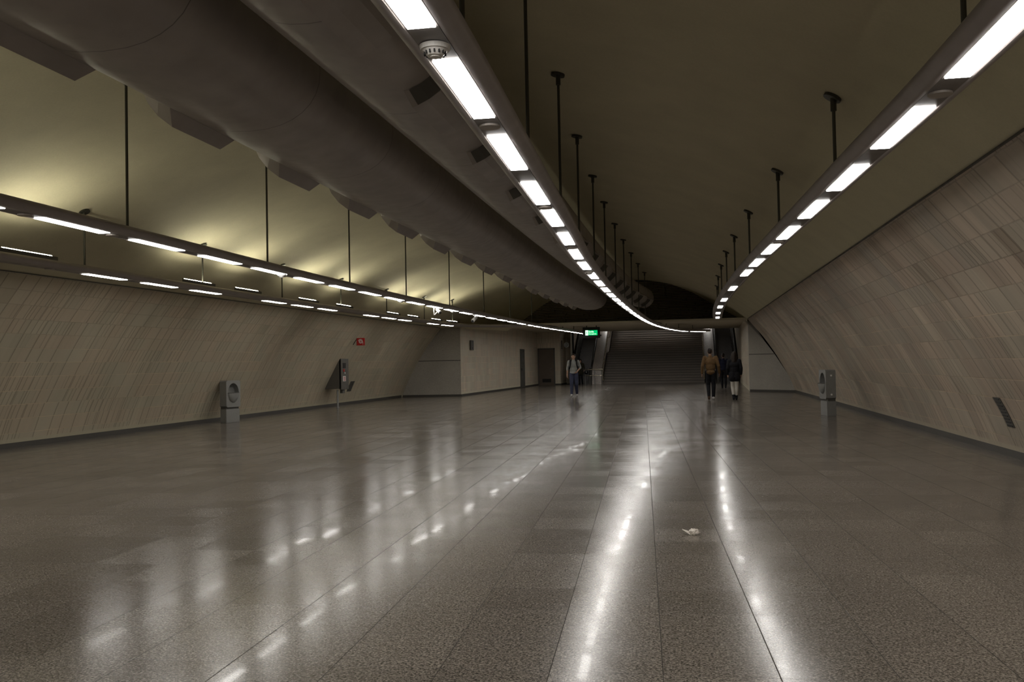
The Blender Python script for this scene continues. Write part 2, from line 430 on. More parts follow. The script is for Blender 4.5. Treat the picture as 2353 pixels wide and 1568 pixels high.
# ------------------------------------------------------------------ stairs, escalators, parapets at the far end
YS = 57.5
vert_wall('wall_stair_back', [(-8, 73.9), (3.3, 73.9)], 8.5, 'corr')
vert_wall('wall_stair_left', [(-7.5, 59.2), (-7.5, 74)], 8.5, 'corr')
b = B(); vs = [b.verts.new(p) for p in ((-8, 57.3, 3.4), (3.3, 57.3, 3.4), (3.3, 74, 8.5), (-8, 74, 8.5))]; b.faces.new(vs)
struct(obj('ceiling_stair', b, 'soffit'))
st = thing('staircase', 'wide grey granite staircase rising between the two escalators', 'stairs', (-2.15, YS, 0))
def flight(y, z, n, g=.32, r=.162):
    b = B()
    for i in range(n):
        box(b, -3.2, 3.2, y+i*g, y+n*g+.3, z+i*r-(0 if i == 0 else .02), z+(i+1)*r-.03)
        box(b, -3.2, 3.2, y+i*g-.025, y+n*g+.3, z+(i+1)*r-.03, z+(i+1)*r)
    return b, y+n*g, z+n*r
def nosings(y, z, n, g=.32, r=.162):
    b = B()
    for i in range(n): box(b, -3.2, 3.2, y+i*g-.03, y+i*g-.022, z+(i+1)*r-.028, z+(i+1)*r-.001)
    return b
b, ya, za = flight(0, 0, 13); fl = obj('flight', b, 'stair', st); obj('nosings', nosings(0, 0, 13), 'steel2', fl)
b = B(); box(b, -3.2, 3.2, ya, ya+1.7, za-.2, za); obj('landing', b, 'stair', st)
b, yb, zb = flight(ya+1.7, za, 20); fl = obj('flight', b, 'stair', st); obj('nosings', nosings(ya+1.7, za, 20), 'steel2', fl)
def escalator(xc, label):
    e = thing('escalator', label, 'escalator', (xc, YS-.6, 0))
    sl_ = math.tan(math.radians(30)); w2 = .5
    b = B(); box(b, -w2-.02, w2+.02, 0, 1.1, .0, .03); obj('landing_plate', b, 'esc', e)
    b = B()
    for i in range(32):
        y = 1.1+i*.4; z = i*.4*sl_
        if z > 7: break
        box(b, -w2, w2, y, y+.42, z-.2, z+.231)
        for k in range(10): box(b, -w2+.02+k*.1, -w2+.05+k*.1, y-.012, y, z, z+.22)
    obj('steps', b, 'esc', e)
    for s in (-1, 1):
        b = B(); x = s*(w2+.10)
        pts = [(0.0, .0), (0.0, .85), (.2, .98), (1.1, 1.0), (13.0, 1.0+11.9*sl_), (13.0, 11.9*sl_-.1), (1.4, .0)]
        fa = b.faces.new([b.verts.new((x-.07, y, z)) for y, z in pts])
        r = bmesh.ops.extrude_face_region(b, geom=[fa])
        bmesh.ops.translate(b, verts=[v for v in r['geom'] if isinstance(v, bmesh.types.BMVert)], vec=(.14, 0, 0))
        bl = obj('balustrade', b, 'steel2', e)
        b = B(); poly_tube(b, [(x, -.02, .6), (x, -.05, .85), (x, .12, 1.0), (x, 1.1, 1.04), (x, 13, 1.04+11.9*sl_)], .04)
        obj('handrail', b, 'rubber', bl)
    return e
escalator(-6.72, 'escalator left of the stairs, dark steps between black handrails')
escalator(2.46, 'escalator right of the stairs, behind the walking people')
def parapet(x0, x1, label, hs):
    p = thing('stone_parapet', label, 'parapet', ((x0+x1)/2, YS-.35, 0)); w2 = (x1-x0)/2
    pts = [(0, 0), (.22, .86), (.45, 1.0), (9.8, 1.0+9.3*.53), (9.8, 0)]
    b = B(); fa = b.faces.new([b.verts.new((-w2, y, z)) for y, z in pts])
    r = bmesh.ops.extrude_face_region(b, geom=[fa])
    bmesh.ops.translate(b, verts=[v for v in r['geom'] if isinstance(v, bmesh.types.BMVert)], vec=(2*w2, 0, 0))
    bmesh.ops.recalc_face_normals(b, faces=b.faces)
    obj('coping', b, 'parapet', p)
    b = B(); x = hs*(w2+.09)
    poly_tube(b, [(x, .1, .2), (x, .1, .95), (x, .6, 1.12), (x, 4.3, 1.12+3.7*.53), (x, 6.0, 1.12+3.8*.53), (x, 9.8, 1.12+7.6*.53)], .028)
    for y, z in ((1.5, 1.55), (3.2, 2.45), (5.2, 3.1)): tube(b, (x, y, z), (x-hs*.09, y, z-.1), .012, 6)
    obj('handrail', b, 'brass', p)
    return p
MT['brass'] = metal_paint('handrail_steel', (.62, .56, .42), .25, .8)
parapet(-6.02, -5.42, 'pale stone parapet between the left escalator and the stairs', 1)
parapet(1.12, 1.74, 'pale stone parapet between the stairs and the right escalator', -1)
vert_wall('wall_stair_inner_left', [(-7.5, 58.2), (-7.5, 60)], 3.4, 'soffit')
gr = thing('guard_rail', 'low chrome tubular guard rail at the foot of the left stone parapet', 'railing', (-5.75, YS-1.2, 0))
b = B(); tube(b, (-.62, 0, .95), (.5, 0, .95), .026); obj('top_bar', b, 'brass', gr)
b = B(); tube(b, (-.62, 0, .56), (.5, 0, .56), .022); obj('lower_bar', b, 'brass', gr)
for x in (-.6, 0.0, .48):
    b = B(); tube(b, (x, 0, 0), (x, 0, .95), .022); obj('post', b, 'steel', gr)

# ------------------------------------------------------------------ suspended light rails
def rail_body(path, w2=.18, hgt=.13, m='rail', parent=None, name='housing'):
    sec = [(-.085, 0.0), (-.125, .008), (-w2+.02, .035), (-w2, .07), (-w2+.02, .1), (-.11, .122), (0, hgt), (.11, .122), (w2-.02, .1), (w2, .07), (w2-.02, .035), (.125, .008), (.085, 0.0), (.08, .012), (-.08, .012)]
    V, Fc = [], []; n = len(sec)
    for i, p in enumerate(path):
        a = path[max(0, i-1)]; c = path[min(len(path)-1, i+1)]; d = Vector((c[0]-a[0], c[1]-a[1], 0)).normalized(); r = Vector((d.y, -d.x, 0))
        for s, z in sec: V.append((p[0]+r.x*s, p[1]+r.y*s, p[2]+z))
    for i in range(len(path)-1):
        for k in range(n):
            k2 = (k+1) % n; Fc.append((i*n+k, (i+1)*n+k, (i+1)*n+k2, i*n+k2))
    Fc.append(tuple(range(n))); Fc.append(tuple((len(path)-1)*n+k for k in range(n))[::-1])
    b = B(); me = bpy.data.meshes.new('t'); me.from_pydata(V, [], Fc); b.from_mesh(me); bpy.data.meshes.remove(me)
    o = obj(name, b, m, parent)
    for p in o.data.polygons: p.use_smooth = len(p.vertices) == 4
    return o
ZR = 3.0
def ceil_z(x, y):
    if y > YL: return 3.37
    if y > YP:
        t = (y-YP)/(YL-YP); S = [(S1[i][0]+(S2[i][0]-S1[i][0])*t, S1[i][1]+(S2[i][1]-S1[i][1])*t) for i in range(NS)]
    else: S = S1
    return interp(sorted(S), x)
class Path:
    def __init__(s, pts):
        s.p = catmull([(x, y, 0) for x, y in pts], 12); s.L = [0]
        for a, b in zip(s.p[:-1], s.p[1:]): s.L.append(s.L[-1]+(b-a).length)
    def at(s, t):
        t = max(0, min(t, s.L[-1]-1e-6)); k = 0
        lo, hi = 0, len(s.L)-1
        while hi-lo > 1:
            mid = (lo+hi)//2
            if s.L[mid] <= t: lo = mid
            else: hi = mid
        f = (t-s.L[lo])/(s.L[hi]-s.L[lo]); d = (s.p[hi]-s.p[lo]).normalized()
        return s.p[lo]+(s.p[hi]-s.p[lo])*f, d
    def t_of_y(s, y):
        for i in range(len(s.p)-1):
            if s.p[i].y <= y <= s.p[i+1].y: return s.L[i]+(y-s.p[i].y)/(s.p[i+1].y-s.p[i].y)*(s.L[i+1]-s.L[i])
        return s.L[-1] if y > s.p[-1].y else 0
def plate(path, t0, t1, w2, z, m, name, parent, thick=.006, tilt=0.0, origin=Vector((0, 0, 0))):
    V, Fc = [], []; n = max(2, int((t1-t0)/.3)+1)
    for i in range(n+1):
        p, d = path.at(t0+(t1-t0)*i/n); r = Vector((d.y, -d.x, 0))
        for s_, zz in ((-w2, z), (w2, z), (w2, z+thick), (-w2, z+thick)): V.append((p.x+r.x*s_-origin.x, p.y+r.y*s_-origin.y, zz-origin.z-s_*tilt))
    for i in range(n):
        for k in range(4):
            a = i*4+k; c = i*4+(k+1) % 4; Fc.append((a, a+4, c+4, c))
    Fc.append((0, 1, 2, 3)); Fc.append((4*n+3, 4*n+2, 4*n+1, 4*n))
    b = B(); me = bpy.data.meshes.new('t'); me.from_pydata(V, [], Fc); b.from_mesh(me); bpy.data.meshes.remove(me)
    return obj(name, b, m, parent)
def make_rail(pts, label, lamps, rods, discs=(), uplights=()):
    P_ = Path(pts); root = thing('light_rail', label, 'light fitting', (P_.p[0].x, P_.p[0].y, ZR))
    inv = Vector(root.location)
    n = int(P_.L[-1]/.5); path = []
    for i in range(n+1):
        p, _ = P_.at(P_.L[-1]*i/n); path.append((p.x-inv.x, p.y-inv.y, 0))
    rail_body(path, parent=root)
    plate(P_, .05, P_.L[-1]-.05, .079, ZR+.004, 'tray', 'tray', root, origin=inv)
    for (t0, t1) in lamps:
        plate(P_, t0, t1, .068, ZR-.004, 'lamp', 'lamp_panel', root, thick=.007, origin=inv)
    for t in discs:
        p, d = P_.at(t); b = B(); seg_disc(b, (p.x-inv.x, p.y-inv.y, -.012), (0, 0, 1), .07, .014, 24); obj('cover_disc', b, 'disc', root)
    for y in rods:
        t = P_.t_of_y(y) if not isinstance(y, tuple) else y[0]
        p, d = P_.at(t); zc = ceil_z(p.x, p.y)
        b = B(); tube(b, (p.x-inv.x, p.y-inv.y, .12), (p.x-inv.x, p.y-inv.y, zc-ZR), .016, 8)
        ro = obj('hanger_rod', b, 'rod', root)
        if zc-ZR > .5:
            b = B(); tube(b, (p.x-inv.x, p.y-inv.y, zc-ZR-.14), (p.x-inv.x, p.y-inv.y, zc-ZR-.02), .028, 10)
            # tilted ceiling plate
            e = .05; sl_ = (ceil_z(p.x+e, p.y)-ceil_z(p.x-e, p.y))/(2*e); nv = Vector((-sl_, 0, 1)).normalized()
            c = Vector((p.x-inv.x, p.y-inv.y, zc-ZR)); tube(b, c-nv*.03, c-nv*.002, .085, 16)
            obj('ceiling_flange', b, 'rod', ro)
    for (t0, t1) in uplights:
        plate(P_, t0, t1, .042, ZR+.150, 'steel2', 'uplight', root, thick=.034, tilt=.75, origin=inv)
        b = B()   # glare baffle along the hall side of the fixture
        n_ = 4; rows = []
        for i in range(n_+1):
            p, d = P_.at(t0-.16+(t1-t0+.18)*i/n_); r = Vector((d.y, -d.x, 0))
            rows.append([b.verts.new((p.x+r.x*s_-inv.x, p.y+r.y*s_-inv.y, zz)) for s_, zz in ((.046, .118), (.046, .189), (.052, .189), (.052, .118))])
        for i in range(n_):
            for q in range(4): b.faces.new((rows[i][q], rows[i+1][q], rows[i+1][(q+1) % 4], rows[i][(q+1) % 4]))
        b.faces.new(rows[0]); b.faces.new(rows[-1])
        obj('glare_baffle', b, 'steel2', root)
        plate(P_, t0+.04, t1-.02, .030, ZR+.186, 'upl', 'uplight_lens', root, thick=.006, tilt=.75, origin=inv)
    return P_, root
def spans(P_, y_list, L=1.1): return [(P_.t_of_y(y), P_.t_of_y(y)+L) for y in y_list]

ptsM = [(-1.35, -12), (-1.12, -4), (-1.12, 1), (-1.18, 4), (-1.30, 7), (-1.44, 10.5), (-1.60, 14), (-1.71, 19), (-1.74, 24), (-1.70, 30), (-1.56, 36), (-1.33, 40.5), (-.92, 45), (-.38, 48.6), (.15, 50.2), (.72, 51.0), (1.25, 51.3)]
PM = Path(ptsM)
ysM = [2.88, 4.45, 6.02, 7.65, 9.10, 10.77, 12.45, 14.05]
k = 15.7
lampsM = spans(PM, [y for y in (-11, -9.4, -7.8, -6.2, -4.6, -3.0, -1.5, .1, 1.5)]+ysM)
t = PM.t_of_y(15.75)
while t < PM.L[-1]-1.3: lampsM.append((t, t+1.12)); t += 1.66
make_rail(ptsM, 'long curved light rail to the right of the ducts, bending right at its far end', lampsM,
          [-9, -5, -1, 1.6, 4.9, 7.7, 10.6, 13.7, 16.8, 19.7, 22.9, 26.0, 29.2, 32.4, 35.6, 44.5, 48.5, (PM.L[-1]-1.2,)],
          [PM.t_of_y(5.75), PM.t_of_y(8.92), PM.t_of_y(12.15), PM.t_of_y(18.7), PM.t_of_y(25.3)])
ptsR = [(1.45, -12), (1.58, -5), (1.60, 1), (1.56, 5), (1.44, 8), (1.28, 12), (1.12, 16.5), (1.03, 21), (1.0, 25), (1.03, 29), (1.12, 33), (1.2, 35.6)]
PR = Path(ptsR)
ysR = [-11, -9.3, -7.6, -5.9, -4.2, -2.5, -.8, .9, 2.65, 4.34, 6.06, 7.76, 9.42, 11.18, 12.85, 14.63, 16.36, 19.95, 23.75, 27.0, 30.6, 33.9]
make_rail(ptsR, 'straightest light rail, rightmost of the four, over the right side of the hall', spans(PR, ysR),
          [-9, -5, -1, 1.8, 5.3, 8.77, 12.46, 16.2, 19.6, 22.6, 25.7, 29, 32.5],
          [PR.t_of_y(5.75), PR.t_of_y(12.55)])
pts2 = [(-6.2, -12), (-6.25, -4), (-6.3, 2), (-6.42, 7.4), (-6.55, 11), (-6.68, 15), (-6.74, 20), (-6.70, 24), (-6.62, 28.5), (-6.48, 34), (-6.28, 39.5), (-5.95, 44.5), (-5.65, 49), (-5.42, 53.5), (-5.33, 55.2)]
P2_ = Path(pts2); ys2 = []; y = 7.97-1.65*11
L2 = []; t = P2_.t_of_y(7.97); t0 = t
while t > 1.7: t -= 1.655
while t < P2_.L[-1]-1.2: L2.append((t, t+1.08)); t += 1.655
make_rail(pts2, 'second light rail from the left, carrying the two surveillance cameras', L2,
          [-9, -5, -1, 2, 5.7, 9.5, 13.4, 17.2, 21, 24.9, 29, 33, 37, 43.8, 46.6, 50],
          [P2_.t_of_y(9.2), P2_.t_of_y(15.85), P2_.t_of_y(7.75)])
pts1 = [(-9.35, -12), (-9.3, -4), (-9.3, 3), (-9.36, 8), (-9.48, 13), (-9.6, 17), (-9.64, 22), (-9.64, 27), (-9.56, 31.5), (-9.42, 34.5), (-9.1, 36.3), (-8.4, 37.3), (-7.5, 37.8), (-7.0, 37.95)]
P1_ = Path(pts1); L1 = []
ys1 = [-10.8, -9.1, -7.4, -4.1, -2.4, -.7, 2.8, 4.4, 6.1, 9.3, 12.75, 14.4, 16.1, 19.25, 20.85, 22.5, 25.95, 27.6, 29.2, 32.4, 34.1]
up1 = [(P1_.t_of_y(y), P1_.t_of_y(y)+1.1) for y in (-9.5, -7.5, -4, -2, 1.0, 2.7, 5.0, 6.8, 10.9, 15.8, 17.9, 21.2, 23.7, 28.0, 30.1, 32.8, 34.6)]
make_rail(pts1, 'leftmost light rail, beside the tiled wall, with bright uplights on top', spans(P1_, ys1, 1.05),
          [-9, -5, -1, 1.5, 5.1, 8.9, 12.73, 16.5, 20.2, 24, 27.9, 31.9, 35.2], [P1_.t_of_y(11.9)], up1)

def detector(x, y, label):
    d = thing('smoke_detector', label, 'smoke detector', (x, y, ZR))
    b = B(); seg_disc(b, (0, 0, -.022), (0, 0, 1), .072, .022, 28, .078); obj('base', b, 'white', d)
    b = B(); seg_disc(b, (0, 0, -.05), (0, 0, 1), .040, .028, 24, .062); h = obj('chamber', b, 'white', d)
    b = B(); 
    for i in range(14):
        a = i/14*2*math.pi; c = Vector((math.cos(a)*.052, math.sin(a)*.052, -.038)); box(b, c.x-.004, c.x+.004, c.y-.004, c.y+.004, c.z-.008, c.z+.008)
    obj('vent_slots', b, 'black', h)
    b = B(); seg_disc(b, (0, 0, -.056), (0, 0, 1), .024, .008, 18); obj('cap', b, 'white', d)
p, _ = PM.at(PM.t_of_y(4.23)); detector(p.x, p.y, 'white smoke detector between the two nearest lamps of the duct-side rail')
for y, lb in ((13.95, 'small white smoke detector on the camera rail, nearer than the others on it'), (20.55, 'small white smoke detector on the camera rail, middle of three before the cameras'),
              (25.2, 'small white smoke detector on the camera rail between the two cameras'), (35.9, 'small white smoke detector on the camera rail past both cameras')):
    p, _ = P2_.at(P2_.t_of_y(y)); detector(p.x, p.y, lb)
for y, lb in ((15.5, 'white smoke detector midway along the duct-side rail'), (27.5, 'white smoke detector on the duct-side rail near its far end')):
    p, _ = PM.at(PM.t_of_y(y)); detector(p.x, p.y, lb)

# surveillance cameras hanging from the second rail
p, _ = P2_.at(P2_.t_of_y(23.45))
cc = thing('surveillance_camera', 'white surveillance camera on a hooked bracket, nearer of the two', 'camera', (p.x, p.y, ZR))
b = B(); poly_tube(b, [(0, -.12, 0), (0, -.13, -.13), (0, -.10, -.21), (0, .0, -.19), (0.03, .04, -.14)], .014); obj('bracket', b, 'white', cc)
b = B(); tube(b, (.03, .06, -.06), (.14, -.02, -.15), .045, 14, .05); bd = obj('body', b, 'white', cc)
b = B(); tube(b, (.14, -.02, -.15), (.155, -.03, -.163), .036, 14); obj('lens', b, 'black', bd)
p, _ = P2_.at(P2_.t_of_y(27.7))
cc = thing('surveillance_camera', 'white bullet surveillance camera aimed down the hall, farther of the two', 'camera', (p.x, p.y, ZR))
b = B(); tube(b, (0, 0, 0), (0, 0, -.09), .014); obj('bracket', b, 'white', cc)
b = B(); tube(b, (.03, .14, -.07), (-.03, -.10, -.20), .055, 16); box(b, -.055, .06, -.12, .02, -.13, -.12); bd = obj('body', b, 'white', cc)
b = B(); tube(b, (-.03, -.10, -.20), (-.034, -.115, -.208), .042, 14); obj('lens', b, 'black', bd)

# ------------------------------------------------------------------ ventilation ducts
def make_duct(tab, label, side, y_end=38.0, zc=4.05, a=.5, bb=.4, noz=()):
    root = thing('air_duct', label, 'duct', (tab[0][1], tab[0][0], zc)); ox, oy = tab[0][1], tab[0][0]
    path = catmull([(x, y, 0) for y, x in tab], 8); path = [p for p in path if p.y <= y_end]
    n = 32; V, uv, Fc = [], [], []
    ys = [p for p in path]
    # rounded nose at the far end
    last = ys[-1]; dirn = (ys[-1]-ys[-2]).normalized(); scl = [1.0]*len(ys)
    for k in range(1, 9):
        th = k/8*math.pi/2; ys.append(last+dirn*(.85*math.sin(th))); scl.append(max(.02, math.cos(th)**.8))
    for i, p in enumerate(ys):
        for k in range(n):
            th = 2*math.pi*k/n; cx_ = math.copysign(abs(math.cos(th))**.85, math.cos(th)); cz_ = math.copysign(abs(math.sin(th))**.9, math.sin(th))
            V.append((p.x+a*cx_*scl[i]-ox, p.y-oy, bb*cz_*scl[i])); uv.append((p.y, k/n))
    for i in range(len(ys)-1):
        for k in range(n):
            k2 = (k+1) % n; Fc.append((i*n+k, i*n+k2, (i+1)*n+k2, (i+1)*n+k))
    Fc.append(tuple(range(n))); Fc.append(tuple((len(ys)-1)*n+k for k in range(n))[::-1])
    mesh_obj('duct_body', V, Fc, 'duct', root, True, uv)
    px = lambda y: interp([(p.y, p.x) for p in path], y)
    for y0 in noz:
        # wedge outlet on the lower outer flank; th is the flank angle
        tc = math.radians(205 if side < 0 else 314)
        prof = []
        L = 1.25; out = .17 if side < 0 else .12
        rows = [(0, 0.0), (.24 if side < 0 else .15, out), (1.10, out), (L, 0.0)]
        b = B(); grid = []
        for (dy, h) in rows:
            row = []
            for j in range(5):
                th = tc+(j-2)*math.radians(13)
                rx = (a+h)*math.cos(th); rz = (bb+h)*math.sin(th)
                if h == 0: rx *= .97; rz *= .97
                row.append(b.verts.new((px(y0+dy)-ox+rx, y0+dy-oy, rz)))
            grid.append(row)
        for r0, r1 in zip(grid[:-1], grid[1:]):
            for j in range(4): b.faces.new((r0[j], r0[j+1], r1[j+1], r1[j]))
        for j in (0, 4): b.faces.new([g[j] for g in grid])
        nz = obj('air_outlet', b, 'duct', root)
        b = B(); th = tc+(-2.3 if side < 0 else 2.3)*math.radians(13)
        poly_tube(b, [(px(y0+dy)-ox+(a+.012)*math.cos(th), y0+dy-oy, (bb+.012)*math.sin(th)) for dy in (-.25, .1, .5, .9, 1.3, 1.55)], .007, 6)
        obj('flange', b, 'bright', nz)
        if side < 0: continue
        b = B(); g = []  # dark plate: painted shade on the near, open end of the outlet
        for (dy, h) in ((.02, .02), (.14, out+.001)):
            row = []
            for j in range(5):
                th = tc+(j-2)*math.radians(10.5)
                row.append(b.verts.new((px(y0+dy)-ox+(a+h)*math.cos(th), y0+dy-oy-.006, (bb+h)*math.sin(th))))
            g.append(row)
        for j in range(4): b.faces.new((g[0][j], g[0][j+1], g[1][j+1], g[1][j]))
        obj('outlet_end_shade', b, 'steel2', nz)
    return root
n1 = [5.0-2.3*2, 5.0-2.3, 4.72, 6.9]; yy_ = 9.1
while yy_ < 36: n1.append(yy_); yy_ += 2.2
make_duct([(-12, -3.7), (-4, -3.75), (3, -3.8), (8, -3.9), (15, -4.02), (25, -4.1), (32, -4.05), (39, -3.9)],
          'left of the two big grey ventilation ducts, with outlets along its left flank', -1, 37.3, 4.1, .7, .5, noz=n1)
n2 = []; yy_ = 2.5
while yy_ < 36: n2.append(yy_); yy_ += 2.2
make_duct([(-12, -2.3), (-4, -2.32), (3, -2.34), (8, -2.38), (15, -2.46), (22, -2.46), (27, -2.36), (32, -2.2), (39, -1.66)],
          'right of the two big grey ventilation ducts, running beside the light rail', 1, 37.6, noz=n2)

# ------------------------------------------------------------------ litter bins
def litter_bin(x, y, s, label):
    """s = +1: opening faces +x (left wall bin), -1: faces -x"""
    t = thing('litter_bin', label, 'bin', (x, y, 0), math.radians(-17) if s > 0 else math.pi+math.radians(10), 'granite and steel bins')
    b = B(); box(b, -.11, .11, -.24, .24, 0, .36, .006); obj('base', b, 'conc2', t)
    b = B(); box(b, -.10, .08, -.23, .23, .36, .41); obj('shadow_gap', b, 'steel2', t)
    # upper box with a round opening in its front
    b = B(); zc, r, z0, z1, yh, fx, bx = .79, .195, .41, 1.12, .25, .13, -.11
    n = 48; ring, outer = [], []
    for k in range(n):
        a = 2*math.pi*k/n; c, s_ = math.cos(a), math.sin(a)
        ring.append((fx, r*c, zc+r*s_*1.32))
        m = max(abs(c)/yh, abs(s_)/((z1-z0)/2)); outer.append((fx, c/m, (z0+z1)/2+s_/m))
    vr = [b.verts.new(p) for p in ring]; vo = [b.verts.new(p) for p in outer]
    vi = [b.verts.new((fx-.15, p[1], p[2])) for p in ring]
    for k in range(n):
        k2 = (k+1) % n; b.faces.new((vr[k], vo[k], vo[k2], vr[k2])); b.faces.new((vr[k], vr[k2], vi[k2], vi[k]))
    b.faces.new(vi)
    vb = [b.verts.new((bx, p[1], p[2])) for p in outer]
    for k in range(n):
        k2 = (k+1) % n; b.faces.new((vo[k], vb[k], vb[k2], vo[k2]))
    b.faces.new(vb)
    obj('upper_housing', b, 'conc2', t)
    # hopper bowl over the lower half of the opening
    b = B(); rows = 10; cols = 16; g = []
    for i in range(rows+1):
        ph = math.pi/2*i/rows; row = []
        for j in range(cols+1):
            th = math.pi*j/cols
            row.append(b.verts.new((fx+.09*math.cos(ph)*math.sin(th), -r*.98*math.cos(ph)*math.cos(th), zc-r*1.30*math.sin(ph))))
        g.append(row)
    for i in range(rows):
        for j in range(cols): b.faces.new((g[i][j], g[i][j+1], g[i+1][j+1], g[i+1][j]))
    bmesh.ops.remove_doubles(b, verts=b.verts, dist=.0005)
    ho = obj('hopper', b, 'steel', t, True)
    b = B(); poly_tube(b, [(fx+.09*math.sin(math.pi*j/12), -r*.98*math.cos(math.pi*j/12), zc) for j in range(13)], .008); obj('rim', b, 'steel2', ho)
    for z in (.98, .52):
        b = B(); seg_disc(b, (0.0, .25, z), (0, 1, 0), .022, .012, 18); obj('lock', b, 'white', t)
    return t
MT['conc2'] = stone('bin_granite', (.235, .232, .22), .5, 140)
litter_bin(-12.03, 22.0, 1, 'grey bin with a round hopper standing at the left tiled wall')
litter_bin(3.35, 22.85, -1, 'grey bin seen side-on standing at the right tiled wall')

# ------------------------------------------------------------------ emergency intercom post
yb, xf = 29.35, -11.85
t = thing('help_point', 'dark grey help point pillar with side cheeks meeting the sloping left wall', 'intercom', (xf, yb, 0))
zs = [.66, .9, 1.2, 1.5, 1.68]
MT['helpgrey'] = metal_paint('help_point_grey', (.105, .098, .085), .45, .2)
b = B()
for yy0, yy1 in ((0, .03), (.67, .70)):
    pr = [(0, z) for z in zs]+[(min(-.05, wallx(z, -1)-xf+.002), z) for z in zs[::-1]]
    fa = b.faces.new([b.verts.new((x, yy0, z)) for x, z in pr]); r = bmesh.ops.extrude_face_region(b, geom=[fa])
    bmesh.ops.translate(b, verts=[v for v in r['geom'] if isinstance(v, bmesh.types.BMVert)], vec=(0, yy1-yy0, 0))
ck = obj('side_cheeks', b, 'helpgrey', t)
b = B(); box(b, -.05, .02, .0, .70, .63, 1.71, .006); fp = obj('front_panel', b, 'helpgrey', t)
b = B(); box(b, .018, .03, .16, .42, 1.38, 1.56); obj('screen', b, 'black', fp)
b = B(); box(b, .018, .032, .15, .40, .92, 1.10); lb = obj('notice', b, 'white', fp); lb['label'] = 'white notice with red print'
b = B()
for k in range(3): box(b, .031, .034, .19, .36, .945+k*.05, .970+k*.05)
obj('notice_print', b, 'red', lb)
b = B(); seg_disc(b, (.018, .24, 1.30), (1, 0, 0), .05, .02, 20); bt = obj('call_button', b, 'red', fp); bt['label'] = 'round red call button'
b = B(); seg_disc(b, (.018, .33, 1.21), (1, 0, 0), .03, .02, 16); obj('speak_button', b, 'white', fp)
b = B(); tube(b, (-.17, .12, 0), (-.17, .12, .64), .035, 14); seg_disc(b, (-.17, .12, 0), (0, 0, 1), .07, .012, 20); obj('pole', b, 'steel', t)
b = B(); box(b, -.14, -.04, .26, .46, .50, .62); obj('cable_box', b, 'steel2', t)

# fire hose sign projecting from the left wall
t = thing('fire_hose_sign', 'red fire hose sign on a short arm high on the left wall', 'sign', (-11.30, 29.5, 2.29))
b = B(); box(b, 0, .29, 0, .05, -.13, .13, .004); pl = obj('panel', b, 'red', t)
b = B(); pts = []
for k in range(60):
    a = k/60*math.pi*5.0; rr = .018+.066*k/60; pts.append((.145+rr*math.cos(a), -.004, .010+rr*math.sin(a)))
poly_tube(b, pts, .0075, 6); poly_tube(b, [(.145+.084, -.004, .0), (.145+.084, -.004, -.10)], .0075, 6)
obj('hose_symbol', b, 'white', pl)
b = B(); poly_tube(b, [(0, .03, .10), (-.05, .03, .04), (-.14, .03, -.10)], .014); obj('arm', b, 'black', t)
b = B(); box(b, -.008, 0.0, -.0, .05, -.133, .133); obj('frame_edge', b, 'black', t)

# recessed wall grilles near the floor
def wall_grille(y, z0, z1, w_, side, label):
    t = thing('wall_grille', label, 'grille', (0, y, 0)); b = B(); g = []; n = 6
    for k in range(n+1):
        z = z0+(z1-z0)*k/n; x = wallx(z, side)-side*.012; g.append((b.verts.new((x, -w_/2, z)), b.verts.new((x, w_/2, z))))
    for k in range(n): b.faces.new((g[k][0], g[k][1], g[k+1][1], g[k+1][0]))
    r = bmesh.ops.extrude_face_region(b, geom=b.faces[:])
    bmesh.ops.translate(b, verts=[v for v in r['geom'] if isinstance(v, bmesh.types.BMVert)], vec=(side*.03, 0, 0))
    obj('plate', b, 'steel2', t)
    b = B()
    for k in range(9):
        z = z0+(z1-z0)*(k+.5)/9; x = wallx(z, side)-side*.016; box(b, x-.004, x+.004, -w_*.38, w_*.38, z-.006, z+.006)
    obj('slots', b, 'black', t)
wall_grille(12.95, .44, .84, .26, 1, 'dark narrow grille low on the right tiled wall')
wall_grille(31.75, .50, .88, .42, -1, 'dark narrow grille low on the left tiled wall, beyond the help point')

# corridor furnishings
cx_ = lambda y: clx(y)
t = thing('call_panel', 'small dark panel high on the corridor wall near its outer corner', 'panel', (cx_(40.7), 40.7, 2.32))
b = B(); box(b, .015, .06, -.28, .28, -.23, .23, .006); obj('plate', b, 'steel2', t)
b = B(); seg_disc(b, (.06, 0.0, -.13), (1, 0, 0), .03, .01, 14); obj('lock', b, 'black', t)
t = thing('wall_cabinet', 'tall narrow dark cabinet door in the left corridor wall', 'cabinet', (cx_(51.45), 51.45, 0))
MT['cab'] = metal_paint('cabinet_paint', (.10, .098, .088), .45, .2)
b = B(); box(b, -.02, .05, -.62, .62, .02, 2.26, .004); obj('door_leaf', b, 'cab', t)
b = B(); box(b, .05, .075, -.5, -.44, 1.0, 1.14); obj('handle', b, 'black', t)
dr = struct(link(bpy.data.objects.new('door_1', None))); dr.location = (-8.84, 56.5, 0)
b = B(); box(b, -.47, .47, -.03, .01, .0, 2.28); obj('door_leaf', b, 'door', dr)
b = B(); box(b, -.55, -.47, -.05, .01, 0, 2.36); box(b, .47, .55, -.05, .01, 0, 2.36); box(b, -.55, .55, -.05, .01, 2.28, 2.36); obj('door_frame', b, 'steel2', dr)
b = B(); box(b, -.28, .28, -.045, -.03, .18, .40); obj('vent', b, 'black', dr)
b = B(); tube(b, (.34, -.03, 1.05), (.34, -.09, 1.05), .012); tube(b, (.34, -.09, 1.05), (.22, -.09, 1.05), .012); obj('handle', b, 'steel', dr)
t = thing('round_bracket_sign', 'small round grey sign on a bracket beside the corridor door', 'sign', (-7.62, 57.0, 2.55))
